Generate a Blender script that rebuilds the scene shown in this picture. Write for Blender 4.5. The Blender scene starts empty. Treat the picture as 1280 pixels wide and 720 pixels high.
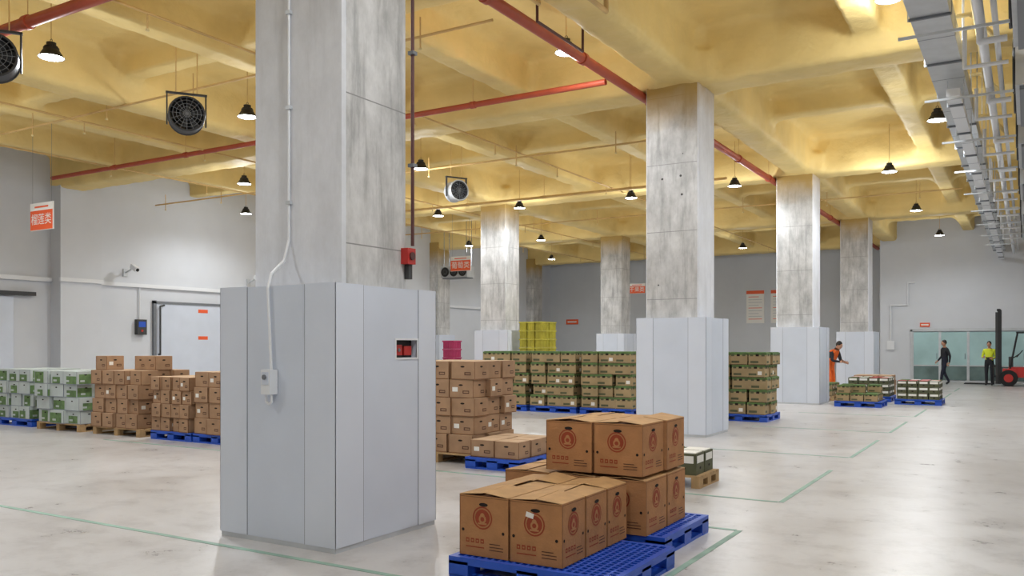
import bpy, math, random
from mathutils import Matrix, Vector
random.seed(7)
R=random.Random(11)
scene=bpy.context.scene
COL=scene.collection
try:
    scene.view_settings.view_transform='Standard'
except Exception: pass

def lin(c):
    c=c/255.0
    return c/12.92 if c<=0.04045 else ((c+0.055)/1.055)**2.4
def S(r,g,b): return (lin(r),lin(g),lin(b),1)

# ------------------------------------------------------------ materials
def mat(name,col,rough=0.6,amt=0.0,scale=3.0,bump=0.0,bscale=20,metal=0.0,emit=0.0,spec=0.5,detail=4):
    m=bpy.data.materials.new(name); m.use_nodes=True
    nt=m.node_tree; b=nt.nodes['Principled BSDF']
    b.inputs['Roughness'].default_value=rough
    b.inputs['Metallic'].default_value=metal
    b.inputs['Specular IOR Level'].default_value=spec
    b.inputs['Base Color'].default_value=col
    geo=nt.nodes.new('ShaderNodeNewGeometry')
    if amt>0:
        n=nt.nodes.new('ShaderNodeTexNoise'); n.inputs['Scale'].default_value=scale; n.inputs['Detail'].default_value=detail
        nt.links.new(geo.outputs['Position'],n.inputs['Vector'])
        r=nt.nodes.new('ShaderNodeValToRGB')
        r.color_ramp.elements[0].position=0.3; r.color_ramp.elements[1].position=0.7
        r.color_ramp.elements[0].color=tuple(c*(1-amt) for c in col[:3])+(1,)
        r.color_ramp.elements[1].color=tuple(min(1,c*(1+amt)) for c in col[:3])+(1,)
        nt.links.new(n.outputs['Fac'],r.inputs['Fac']); nt.links.new(r.outputs['Color'],b.inputs['Base Color'])
    if bump>0:
        n2=nt.nodes.new('ShaderNodeTexNoise'); n2.inputs['Scale'].default_value=bscale; n2.inputs['Detail'].default_value=5
        nt.links.new(geo.outputs['Position'],n2.inputs['Vector'])
        bp=nt.nodes.new('ShaderNodeBump'); bp.inputs['Strength'].default_value=bump; bp.inputs['Distance'].default_value=0.05
        nt.links.new(n2.outputs['Fac'],bp.inputs['Height']); nt.links.new(bp.outputs['Normal'],b.inputs['Normal'])
    if emit>0:
        b.inputs['Emission Color'].default_value=col; b.inputs['Emission Strength'].default_value=emit
        try: m.cycles.emission_sampling='NONE'
        except Exception: pass
    return m

def concrete_mat(name,light,dark,yellow_z=5.7,holes=True):
    m=bpy.data.materials.new(name); m.use_nodes=True
    nt=m.node_tree; L=nt.links; N=nt.nodes; b=N['Principled BSDF']; b.inputs['Roughness'].default_value=0.85
    geo=N.new('ShaderNodeNewGeometry'); sep=N.new('ShaderNodeSeparateXYZ'); L.new(geo.outputs['Position'],sep.inputs[0])
    mp=N.new('ShaderNodeMapping'); mp.inputs['Scale'].default_value=(1,1,.55); L.new(geo.outputs['Position'],mp.inputs['Vector'])
    n=N.new('ShaderNodeTexNoise'); n.inputs['Scale'].default_value=2.4; n.inputs['Detail'].default_value=9; n.inputs['Roughness'].default_value=0.7
    L.new(mp.outputs[0],n.inputs['Vector'])
    r=N.new('ShaderNodeValToRGB'); r.color_ramp.elements[0].position=0.32; r.color_ramp.elements[1].position=0.66
    r.color_ramp.elements[0].color=dark; r.color_ramp.elements[1].color=light
    L.new(n.outputs['Fac'],r.inputs['Fac'])
    # vertical run-down streaks and blotches
    mp2=N.new('ShaderNodeMapping'); mp2.inputs['Scale'].default_value=(7,7,.7); L.new(geo.outputs['Position'],mp2.inputs['Vector'])
    ns=N.new('ShaderNodeTexNoise'); ns.inputs['Scale'].default_value=1.0; ns.inputs['Detail'].default_value=8; ns.inputs['Roughness'].default_value=.7; L.new(mp2.outputs[0],ns.inputs['Vector'])
    rs=N.new('ShaderNodeValToRGB'); rs.color_ramp.elements[0].position=.36; rs.color_ramp.elements[1].position=.5
    k=.70 if holes else .93
    rs.color_ramp.elements[0].color=(k,k,k,1); rs.color_ramp.elements[1].color=(1,1,1,1); L.new(ns.outputs['Fac'],rs.inputs['Fac'])
    ms=N.new('ShaderNodeMix'); ms.data_type='RGBA'; ms.blend_type='MULTIPLY'; ms.inputs[0].default_value=1
    L.new(r.outputs['Color'],ms.inputs[6]); L.new(rs.outputs['Color'],ms.inputs[7])
    wv=N.new('ShaderNodeMath'); wv.operation='FRACT'; dv=N.new('ShaderNodeMath'); dv.operation='DIVIDE'; dv.inputs[1].default_value=1.22
    L.new(sep.outputs['Z'],dv.inputs[0]); L.new(dv.outputs[0],wv.inputs[0])
    lt=N.new('ShaderNodeMath'); lt.operation='LESS_THAN'; lt.inputs[1].default_value=0.009 if holes else 0.0; L.new(wv.outputs[0],lt.inputs[0])
    mx=N.new('ShaderNodeMix'); mx.data_type='RGBA'; mx.inputs[7].default_value=tuple(c*0.75 for c in dark[:3])+(1,)
    L.new(lt.outputs[0],mx.inputs[0]); L.new(ms.outputs[2],mx.inputs[6])
    vo=N.new('ShaderNodeTexVoronoi'); vo.inputs['Scale'].default_value=2.6; vo.inputs['Randomness'].default_value=0.25
    L.new(geo.outputs['Position'],vo.inputs['Vector'])
    l2=N.new('ShaderNodeMath'); l2.operation='LESS_THAN'; l2.inputs[1].default_value=0.055 if holes else 0.0; L.new(vo.outputs['Distance'],l2.inputs[0])
    mx3=N.new('ShaderNodeMix'); mx3.data_type='RGBA'; mx3.inputs[7].default_value=(0.06,0.06,0.06,1)
    L.new(l2.outputs[0],mx3.inputs[0]); L.new(mx.outputs[2],mx3.inputs[6])
    n2=N.new('ShaderNodeTexNoise'); n2.inputs['Scale'].default_value=2.5; n2.inputs['Detail'].default_value=4; L.new(geo.outputs['Position'],n2.inputs['Vector'])
    ad=N.new('ShaderNodeMath'); ad.operation='MULTIPLY_ADD'; ad.inputs[1].default_value=0.5; L.new(n2.outputs['Fac'],ad.inputs[0]); L.new(sep.outputs['Z'],ad.inputs[2])
    mr=N.new('ShaderNodeMapRange'); mr.inputs[1].default_value=yellow_z; mr.inputs[2].default_value=yellow_z+0.75
    L.new(ad.outputs[0],mr.inputs[0])
    mx2=N.new('ShaderNodeMix'); mx2.data_type='RGBA'; mx2.inputs[7].default_value=S(176,146,84)
    L.new(mr.outputs[0],mx2.inputs[0]); L.new(mx3.outputs[2],mx2.inputs[6]); L.new(mx2.outputs[2],b.inputs['Base Color'])
    bp=N.new('ShaderNodeBump'); bp.inputs['Strength'].default_value=0.2; bp.inputs['Distance'].default_value=0.03
    L.new(n.outputs['Fac'],bp.inputs['Height']); L.new(bp.outputs['Normal'],b.inputs['Normal'])
    return m

def floor_mat():
    m=bpy.data.materials.new('polished_concrete'); m.use_nodes=True
    nt=m.node_tree; L=nt.links; N=nt.nodes; b=N['Principled BSDF']
    geo=N.new('ShaderNodeNewGeometry')
    n=N.new('ShaderNodeTexNoise'); n.inputs['Scale'].default_value=0.45; n.inputs['Detail'].default_value=9; n.inputs['Roughness'].default_value=0.6
    n.inputs['Distortion'].default_value=0.6
    L.new(geo.outputs['Position'],n.inputs['Vector'])
    r=N.new('ShaderNodeValToRGB'); e=r.color_ramp.elements
    e[0].position=0.3; e[0].color=S(178,174,173); e[1].position=0.7; e[1].color=S(201,200,202)
    L.new(n.outputs['Fac'],r.inputs['Fac'])
    n2=N.new('ShaderNodeTexNoise'); n2.inputs['Scale'].default_value=2.2; n2.inputs['Detail'].default_value=10; n2.inputs['Roughness'].default_value=0.75
    L.new(geo.outputs['Position'],n2.inputs['Vector'])
    r2=N.new('ShaderNodeValToRGB'); r2.color_ramp.elements[0].position=0.3; r2.color_ramp.elements[0].color=(0.62,0.60,0.59,1)
    r2.color_ramp.elements[1].position=0.52; r2.color_ramp.elements[1].color=(1,1,1,1)
    L.new(n2.outputs['Fac'],r2.inputs['Fac'])
    mx=N.new('ShaderNodeMix'); mx.data_type='RGBA'; mx.blend_type='MULTIPLY'; mx.inputs[0].default_value=0.8
    L.new(r.outputs['Color'],mx.inputs[6]); L.new(r2.outputs['Color'],mx.inputs[7]); L.new(mx.outputs[2],b.inputs['Base Color'])
    mr=N.new('ShaderNodeMapRange'); mr.inputs[3].default_value=0.18; mr.inputs[4].default_value=0.44; L.new(n2.outputs['Fac'],mr.inputs[0]); L.new(mr.outputs[0],b.inputs['Roughness'])
    return m

m_floor=floor_mat()
m_foam=mat('spray_foam',S(230,203,134),0.65,0.10,0.8,0.5,6)
m_wall=mat('painted_wall',S(208,211,217),0.7,0.03,1.0)
m_wall2=mat('painted_wall_far',S(206,210,216),0.7,0.03,1.0)
m_panel=mat('insulated_panel',S(206,213,226),0.45,0.03,2.0)
m_panel2=mat('panel_trim',S(212,218,230),0.4,0.02,2.0)
m_seam=mat('seam',S(128,134,146),0.7)
m_conc=concrete_mat('bare_concrete',S(212,211,210),S(160,159,158))
m_concw=concrete_mat('pale_concrete',S(226,228,234),S(206,207,212),6.0,False)  # paler, more even concrete for one face of a column
m_red=mat('red_pipe',S(170,74,48),0.5,0.1,4)
m_dred=mat('dark_red_pipe',S(84,44,42),0.5)
m_ypipe=mat('overspray_pipe',S(208,172,112),0.6,0.15,3)
m_cream=mat('cream_pipe',S(225,205,150),0.6,0.08,3)
m_white=mat('white_plastic',S(226,228,232),0.4)
m_galv=mat('galvanised',S(196,200,204),0.4,0.06,6,metal=0.2)
m_grey=mat('grey_metal',S(120,124,130),0.45,metal=0.3)
m_dgrey=mat('dark_metal',S(55,56,58),0.5)
m_black=mat('black',S(22,22,24),0.5)
m_hole=mat('dark_hole',S(30,20,14),0.9)
m_blue=mat('blue_plastic',S(34,82,190),0.4,0.06,8)
m_blued=mat('blue_plastic_dark',S(16,44,120),0.5)
m_wood=mat('pallet_wood',S(172,140,98),0.8,0.18,9)
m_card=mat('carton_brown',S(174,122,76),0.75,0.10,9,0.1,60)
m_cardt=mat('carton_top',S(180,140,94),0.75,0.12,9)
m_cardd=mat('carton_edge',S(120,80,48),0.8)
m_print=mat('carton_print',S(146,58,26),0.7)
m_print2=mat('carton_print_dark',S(78,44,28),0.7)
m_label=mat('white_label',S(232,230,224),0.6)
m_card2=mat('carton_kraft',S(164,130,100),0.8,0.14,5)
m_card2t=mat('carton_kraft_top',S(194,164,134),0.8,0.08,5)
m_card3=mat('carton_olive',S(160,138,102),0.8,0.15,3)
m_green=mat('carton_green',S(84,116,62),0.7,0.2,6)
m_dgreen=mat('carton_dark_green',S(80,82,56),0.7,0.2,6)
m_wcard=mat('carton_white',S(186,194,192),0.7,0.08,5)
m_lgreen=mat('carton_leaf',S(96,124,76),0.7,0.35,9)
m_yell=mat('yellow_crate',S(172,164,56),0.6,0.2,5)
m_mag=mat('magenta_crate',S(160,44,88),0.6,0.1,5)
m_orange=mat('sign_orange',S(236,96,50),0.5)
m_signw=mat('sign_white',S(238,236,232),0.5)
m_redb=mat('alarm_red',S(180,44,38),0.4)
m_line=mat('floor_paint',S(134,164,152),0.6,0.2,5)
m_glow=mat('lamp_lens',(0.95,0.98,1,1),0.4,emit=20)
m_glass=mat('door_glazing',S(150,178,178),0.12,0.25,0.7,emit=0.2)  # opaque panes given a faint glow in place of daylight behind the door
m_glassd=mat('door_glazing_low',S(110,132,130),0.2,0.3,1.2)
m_skin=mat('skin',S(190,140,112),0.6)
m_hair=mat('hair',S(25,20,18),0.6)
m_cdark=mat('cloth_dark',S(40,42,48),0.9)
m_cnavy=mat('cloth_navy',S(32,36,52),0.9)
m_corange=mat('cloth_orange',S(232,104,34),0.8)
m_cyel=mat('cloth_hivis',S(214,226,50),0.7)
m_shoe=mat('shoe',S(26,26,28),0.6)
m_fred=mat('forklift_red',S(184,40,34),0.35)
m_tyre=mat('tyre',S(25,25,26),0.8)

# ------------------------------------------------------------ mesh builder
class MB:
    def __init__(s): s.v=[];s.f=[];s.m=[];s.sm=[];s.mats=[];s.M=Matrix()
    def mi(s,m):
        if m not in s.mats: s.mats.append(m)
        return s.mats.index(m)
    def add(s,vs,fs,m,smooth=False):
        o=len(s.v); s.v+= [s.M@Vector(v) for v in vs]; k=s.mi(m)
        for f in fs: s.f.append([i+o for i in f]); s.m.append(k); s.sm.append(smooth)
    def box(s,a,b,m):
        x0,y0,z0=a;x1,y1,z1=b
        if x0>x1:x0,x1=x1,x0
        if y0>y1:y0,y1=y1,y0
        if z0>z1:z0,z1=z1,z0
        s.add([(x0,y0,z0),(x1,y0,z0),(x1,y1,z0),(x0,y1,z0),(x0,y0,z1),(x1,y0,z1),(x1,y1,z1),(x0,y1,z1)],
              [(0,3,2,1),(4,5,6,7),(0,1,5,4),(1,2,6,5),(2,3,7,6),(3,0,4,7)],m)
    def quad(s,p,m): s.add(p,[tuple(range(len(p)))],m)
    def cyl(s,p0,p1,r0,m,r1=None,seg=14,cap=True):
        p0=Vector(p0);p1=Vector(p1); r1=r0 if r1 is None else r1
        d=(p1-p0).normalized(); a=Vector((0,0,1)) if abs(d.z)<0.9 else Vector((1,0,0))
        u=d.cross(a).normalized(); w=d.cross(u)
        vs=[]
        for p,r in((p0,r0),(p1,r1)):
            for i in range(seg):
                t=2*math.pi*i/seg; vs.append(p+u*r*math.cos(t)+w*r*math.sin(t))
        s.add(vs,[(i,(i+1)%seg,seg+(i+1)%seg,seg+i) for i in range(seg)],m,True)
        if cap:
            s.add(vs[:seg],[tuple(range(seg))[::-1]],m); s.add(vs[seg:],[tuple(range(seg))],m)
    def sph(s,c,r,m,sc=(1,1,1),seg=12,rings=8):
        vs=[(c[0],c[1],c[2]+r*sc[2])];fs=[]
        for j in range(1,rings):
            ph=math.pi*j/rings
            for i in range(seg):
                t=2*math.pi*i/seg
                vs.append((c[0]+r*sc[0]*math.sin(ph)*math.cos(t),c[1]+r*sc[1]*math.sin(ph)*math.sin(t),c[2]+r*sc[2]*math.cos(ph)))
        vs.append((c[0],c[1],c[2]-r*sc[2])); n=len(vs)-1
        for i in range(seg):
            fs.append((0,1+i,1+(i+1)%seg)); k=1+(rings-2)*seg; fs.append((n,k+(i+1)%seg,k+i))
            for j in range(rings-2):
                a=1+j*seg; fs.append((a+i,a+seg+i,a+seg+(i+1)%seg,a+(i+1)%seg))
        s.add(vs,fs,m,True)
    def tube(s,pts,r,m,seg=12):
        for a,b in zip(pts[:-1],pts[1:]): s.cyl(a,b,r,m,seg=seg)
        for p in pts[1:-1]: s.sph(p,r*1.02,m,seg=seg,rings=6)
    def ring(s,c,u,w,r0,r1,m,seg=24,th=None):
        c=Vector(c);u=Vector(u);w=Vector(w)
        if r0<=0:
            s.add([c+u*r1*math.cos(2*math.pi*i/seg)+w*r1*math.sin(2*math.pi*i/seg) for i in range(seg)],[tuple(range(seg))],m)
        else:
            vs=[c+(u*math.cos(2*math.pi*i/seg)+w*math.sin(2*math.pi*i/seg))*r for r in (r0,r1) for i in range(seg)]
            s.add(vs,[(i,(i+1)%seg,seg+(i+1)%seg,seg+i) for i in range(seg)],m)
    def torus(s,c,n,R0,r,m,seg=24,rs=8):
        n=Vector(n).normalized(); a=Vector((0,0,1)) if abs(n.z)<0.9 else Vector((1,0,0)); u=n.cross(a).normalized(); w=n.cross(u); c=Vector(c)
        vs=[];fs=[]
        for i in range(seg):
            t=2*math.pi*i/seg; d=u*math.cos(t)+w*math.sin(t)
            for j in range(rs):
                p=2*math.pi*j/rs; vs.append(c+d*(R0+r*math.cos(p))+n*r*math.sin(p))
        for i in range(seg):
            for j in range(rs):
                fs.append((i*rs+j,((i+1)%seg)*rs+j,((i+1)%seg)*rs+(j+1)%rs,i*rs+(j+1)%rs))
        s.add(vs,fs,m,True)
    def build(s,name,parent=None,bevel=0,world=False):
        xs=[v.x for v in s.v];ys=[v.y for v in s.v];zs=[v.z for v in s.v]
        o=Vector(((min(xs)+max(xs))/2,(min(ys)+max(ys))/2,min(zs)))
        if parent is not None or world: o=Vector((0,0,0))
        me=bpy.data.meshes.new(name); me.from_pydata([tuple(v-o) for v in s.v],[],s.f)
        for m in s.mats: me.materials.append(m)
        me.polygons.foreach_set('material_index',s.m); me.polygons.foreach_set('use_smooth',s.sm); me.update()
        ob=bpy.data.objects.new(name,me); COL.objects.link(ob); ob.location=o
        if parent is not None:
            ob.parent=parent; ob.location=-parent.location if parent.type!='EMPTY' else (0,0,0)
        if bevel>0:
            b=ob.modifiers.new('bevel','BEVEL'); b.width=bevel; b.segments=2; b.limit_method='ANGLE'; b.angle_limit=math.radians(50)
        return ob

def text_mesh(txt,size,loc,rot,m,parent):
    c=bpy.data.curves.new('t','FONT'); c.body=txt; c.size=size; c.align_x='CENTER'; c.align_y='CENTER'; c.extrude=0.001
    o=bpy.data.objects.new('t',c); COL.objects.link(o)
    dg=bpy.context.evaluated_depsgraph_get(); me=bpy.data.meshes.new_from_object(o.evaluated_get(dg))
    bpy.data.objects.remove(o)
    me.materials.clear(); me.materials.append(m)
    t=bpy.data.objects.new('lettering',me); COL.objects.link(t); t.rotation_euler=rot
    t.parent=parent; t.location=Vector(loc)-parent.location
    return t

# ------------------------------------------------------------ room shell
X0,X1,Y0,Y1=-25.0,6.0,-6.0,46.0
CZ=7.3
b=MB(); b.box((X0-.3,Y0-.3,-.2),(X1+.3,Y1+.3,0),m_floor); b.build('floor',world=True)
b=MB(); b.box((X0-.3,Y0-.3,0),(X0,Y1+.3,7.5),m_wall); b.box((X0,14.75,0),(X0+.5,16.05,7.3),m_wall); b.build('wall_left',world=True)
b=MB(); b.box((X0,Y1,0),(-5.75,Y1+.3,7.5),m_wall2); b.build('wall_back',world=True)
b=MB(); b.box((-5.75,42,0),(-5.55,Y1,7.5),m_wall); b.box((-5.55,42,0),(X1,42.3,7.5),m_wall); b.build('wall_back_right',world=True)
b=MB(); b.box((X1,Y0,0),(X1+.3,42,7.5),m_wall); b.build('wall_right',world=True)
b=MB(); b.box((X0,Y0-.3,0),(X1,Y0,7.5),m_wall); b.build('wall_front',world=True)
# foam-covered slab with beams, welded and softened
b=MB()
b.box((X0-.3,Y0-.3,CZ),(X1+.3,Y1+.3,CZ+.5),m_foam)
for y in (-3.8,5.65,15.15,24.65,34.15,43.65):
    b.box((X0-.2,y-.42,6.28),(X1+.2,y+.42,CZ+.2),m_foam)
for y in (10.4,19.9,29.4,38.9):
    b.box((X0-.2,y-.2,6.78),(X1+.2,y+.2,CZ+.2),m_foam)
for x in (-5.4,-15.3,4.3):
    b.box((x-.35,Y0-.2,6.32),(x+.35,Y1+.2,CZ+.2),m_foam)
for x in (-21.9,-18.6,-12.0,-8.7,-2.2,1.0):
    b.box((x-.24,Y0-.2,6.6),(x+.24,Y1+.2,CZ+.2),m_foam)
for x in (-5.4,-15.3):
    for y in (5.65,15.15,24.65,34.15,43.65):
        b.box((x-.55,y-.6,6.3),(x+.62,y+.6,6.8),m_foam)
ceil=b.build('ceiling',world=True)
r=ceil.modifiers.new('weld','REMESH'); r.mode='VOXEL'; r.voxel_size=0.10; r.use_smooth_shade=True
sm=ceil.modifiers.new('soft','SMOOTH'); sm.factor=0.5; sm.iterations=2
tx=bpy.data.textures.new('lumps','CLOUDS'); tx.noise_scale=0.35
dp=ceil.modifiers.new('lumps','DISPLACE'); dp.texture=tx; dp.strength=0.06; dp.mid_level=0.5; dp.texture_coords='GLOBAL'

# ------------------------------------------------------------ columns
def column(nx,ny,cb,white_face,opening=False,clad=1.3,H=2.1):
    b=MB()
    x0,x1,y0,y1=nx-clad,nx,ny,ny+clad
    t=.06
    b.box((x0,y0,0.04),(x1,y0+t,H),m_panel); b.box((x0,y1-t,0.04),(x1,y1,H),m_panel)
    b.box((x0,y0+t,0.04),(x0+t,y1-t,H),m_panel)
    if opening:
        oy0,oy1,oz0,oz1=5.69,5.975,1.51,1.66
        b.box((x1-t,y0+t,0.04),(x1,y1-t,oz0),m_panel); b.box((x1-t,y0+t,oz1),(x1,y1-t,H),m_panel)
        b.box((x1-t,y0+t,oz0),(x1,oy0,oz1),m_panel); b.box((x1-t,oy1,oz0),(x1,y1-t,oz1),m_panel)
        for (ya,yb,za,zb) in ((oy0-.015,oy1+.015,oz1,oz1+.015),(oy0-.015,oy1+.015,oz0-.015,oz0),(oy0-.015,oy0,oz0,oz1),(oy1,oy1+.015,oz0,oz1)):
            b.box((x1-.01,ya,za),(x1+.006,yb,zb),m_white)
        b.box((x1-t-.03,oy0-.02,oz0-.02),(x1-t-.005,oy1+.02,oz1+.02),m_black)
        b.box((x1-t-.004,oy0+.03,oz0+.02),(x1-.03,oy0+.12,oz0+.11),m_redb)
        b.box((x1-t-.004,oy0+.15,oz0+.02),(x1-.03,oy0+.25,oz0+.10),m_redb)
        b.cyl((x1-.03,oy0+.075,oz0+.065),(x1-.022,oy0+.075,oz0+.065),.015,m_grey)
    else: b.box((x1-t,y0+t,0.04),(x1,y1-t,H),m_panel)
    cx0,cx1,cy0,cy1=cb
    for q in (((x0+.01,y0+.01),(x1-.01,cy0)),((x0+.01,cy1),(x1-.01,y1-.01)),((x0+.01,cy0),(cx0,cy1)),((cx1,cy0),(x1-.01,cy1))):
        b.box((q[0][0],q[0][1],H-.05),(q[1][0],q[1][1],H-.01),m_panel)
    b.box((x0+.004,y0+.004,0),(x1-.004,y1-.004,0.05),m_galv)
    e=.004
    for (sx,sy) in ((x0,y0),(x1,y0),(x0,y1),(x1,y1)):
        dx=1 if sx==x0 else -1; dy=1 if sy==y0 else -1
        w=.32
        if dy==-1 and opening: w=.25
        b.box((sx-dx*e,sy-dy*e,.04),(sx+dx*w,sy,H+.004),m_panel2); b.box((sx-dx*e,sy-dy*e,.04),(sx,sy+dy*w,H+.004),m_panel2)
        b.box((sx+dx*w,sy-dy*.003,.04),(sx+dx*(w+.006),sy,H),m_seam); b.box((sx-dx*.003,sy+dy*w,.04),(sx,sy+dy*(w+.006),H),m_seam)
    c=.025; z1=6.6
    pts=[(cx0+c,cy0),(cx1-c,cy0),(cx1,cy0+c),(cx1,cy1-c),(cx1-c,cy1),(cx0+c,cy1),(cx0,cy1-c),(cx0,cy0+c)]
    vs=[(p[0],p[1],0.05) for p in pts]+[(p[0],p[1],z1) for p in pts]
    for i in range(8):
        j=(i+1)%8
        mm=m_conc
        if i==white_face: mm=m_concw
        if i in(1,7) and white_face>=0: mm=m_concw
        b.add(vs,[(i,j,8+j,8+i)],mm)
    return b.build('concrete_column')
c1=column(-4.58,4.95,(-5.76,-4.72,5.2,6.02),0,True)
for i,ny in enumerate((14.5,24.0,33.5)):
    column(-4.8,ny,(-6.0,-5.0,ny+.2,ny+1.1),2)
for ny in (5.0,14.5,24.0,33.5):
    column(-14.65,ny,(-15.85,-14.85,ny+.2,ny+1.1),-1)
def half_column(ny):
    b=MB(); b.box((-25.0,ny,0),(-24.3,ny+1.3,2.1),m_panel)
    b.box((-25.0,ny+.15,2.1),(-24.5,ny+1.15,6.6),m_conc); b.box((-25,ny-.003,0),(-24.297,ny,2.1),m_panel2); b.build('wall_pilaster')
for ny in (24.0,33.5,42.9): half_column(ny)

# details on near column
b=MB()
b.tube([(-5.32,5.185,6.4),(-5.32,5.185,2.5),(-5.31,5.12,2.32),(-5.30,4.97,2.2),(-5.29,4.925,2.08),(-5.25,4.925,1.42)],.012,m_white)
b.box((-5.30,4.86,1.22),(-5.20,4.945,1.42),m_white); b.box((-5.285,4.852,1.30),(-5.215,4.862,1.40),m_panel)
b.cyl((-5.25,4.84,1.36),(-5.25,4.853,1.36),.02,m_grey)
b.tube([(-5.28,4.9,1.22),(-5.28,4.9,1.16),(-5.25,4.9,1.14),(-5.22,4.9,1.16),(-5.22,4.9,1.22)],.010,m_white)
for z in (2.8,3.6,4.4,5.2): b.box((-5.345,5.17,z),(-5.295,5.2,z+.03),m_galv)
b.build('wall_socket_conduit')
b=MB(); b.tube([(-4.69,6.06,2.5),(-4.69,6.06,6.3)],.016,m_dred)
b.box((-4.718,5.93,2.33),(-4.64,6.04,2.47),m_redb); b.cyl((-4.64,5.985,2.40),(-4.625,5.985,2.40),.035,m_dred); b.box((-4.718,5.98,2.2),(-4.67,6.03,2.33),m_dgrey)
for z in (3.2,4.2,5.2): b.box((-4.72,6.03,z),(-4.66,6.09,z+.03),m_grey)
b.build('fire_alarm_box')

# ------------------------------------------------------------ floor markings
def mark(x0,y0,x1,y1,name='floor_marking_line'):
    b=MB(); w=.026
    if x0==x1: b.box((x0-w,y0,0),(x0+w,y1,.003),m_line)
    else: b.box((x0,y0-w,0),(x1,y0+w,.003),m_line)
    b.build(name)
mark(-14,4.7,-2.12,4.7)
mark(-2.15,4.73,-2.15,7.4); mark(-4.4,7.4,-2.18,7.4)
y=8.95
while y<34:
    mark(-2.17,y,-2.17,y+2.62); mark(-4.7,y,-2.2,y); y+=4.05
mark(-13.5,8.9,-5.2,8.9)

# ------------------------------------------------------------ pallets
def plastic_pallet(x0,x1,y0,y1,h=.15,fine=False):
    b=MB(); W=x1-x0;D=y1-y0
    e=.045
    b.box((x0,y0,h-.05),(x1,y0+e,h),m_blue);b.box((x0,y1-e,h-.05),(x1,y1,h),m_blue)
    b.box((x0,y0+e,h-.05),(x0+e,y1-e,h),m_blue);b.box((x1-e,y0+e,h-.05),(x1,y1-e,h),m_blue)
    st=.055 if fine else .11; wd=.018 if fine else .045
    n=int((W-2*e)/st)
    for i in range(1,n):
        x=x0+e+(W-2*e)*i/n; b.box((x-wd/2,y0+e,h-.03),(x+wd/2,y1-e,h-.001),m_blue)
    n=int((D-2*e)/st)
    for i in range(1,n):
        y=y0+e+(D-2*e)*i/n; b.box((x0+e,y-wd/2,h-.03),(x1-e,y+wd/2,h-.002),m_blue)
    for fx in (0,.5,1):
        cx=x0+.08+(W-.16)*fx
        for fy in (0,.5,1):
            cy=y0+.08+(D-.16)*fy
            b.box((cx-.08,cy-.08,.02),(cx+.08,cy+.08,h-.03),m_blued if fx==.5 and fy==.5 else m_blue)
        b.box((cx-.075,y0,0),(cx+.075,y1,.025),m_blue)
    for fy in (0,1):
        cy=y0+.075+(D-.15)*fy; b.box((x0,cy-.07,0),(x1,cy+.07,.024),m_blue)
    return b.build('plastic_pallet')
def wood_pallet(x0,x1,y0,y1,h=.14):
    b=MB(); W=x1-x0;D=y1-y0; n=7
    for i in range(n):
        y=y0+(D-.09)*i/(n-1); b.box((x0,y,h-.022),(x1,y+.09,h),m_wood)
    for fx in (0,.5,1):
        cx=x0+.05+(W-.1)*fx
        b.box((cx-.05,y0,h-.044),(cx+.05,y1,h-.022),m_wood)
        for fy in (0,.5,1):
            cy=y0+.06+(D-.12)*fy; b.box((cx-.05,cy-.06,.02),(cx+.05,cy+.06,h-.044),m_wood)
        b.box((cx-.05,y0,0),(cx+.05,y1,.02),m_wood)
    return b.build('wooden_pallet')

# ------------------------------------------------------------ cartons
def sides(sx,sy):
    return [((-sx/2,-sy/2),(1,0),(0,-1),sx),((sx/2,-sy/2),(0,1),(1,0),sy),((sx/2,sy/2),(-1,0),(0,1),sx),((-sx/2,sy/2),(0,-1),(-1,0),sy)]
def srect(b,sd,u0,u1,v0,v1,m,off=.0015,ang=0):
    (ox,oy),(ux,uy),(nx,ny),w=sd
    cu,cv=(u0+u1)/2,(v0+v1)/2; P=[]
    for u,v in ((u0,v0),(u1,v0),(u1,v1),(u0,v1)):
        du,dv=u-cu,v-cv; u2=cu+du*math.cos(ang)-dv*math.sin(ang); v2=cv+du*math.sin(ang)+dv*math.cos(ang)
        P.append((ox+ux*u2+nx*off,oy+uy*u2+ny*off,v2))
    b.quad(P,m)
def sring(b,sd,u,v,r0,r1,m,off=.0015,sv=1,seg=20):
    (ox,oy),(ux,uy),(nx,ny),w=sd
    b.ring((ox+ux*u+nx*off,oy+uy*u+ny*off,v),(ux,uy,0),(0,0,sv),r0,r1,m,seg)
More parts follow.
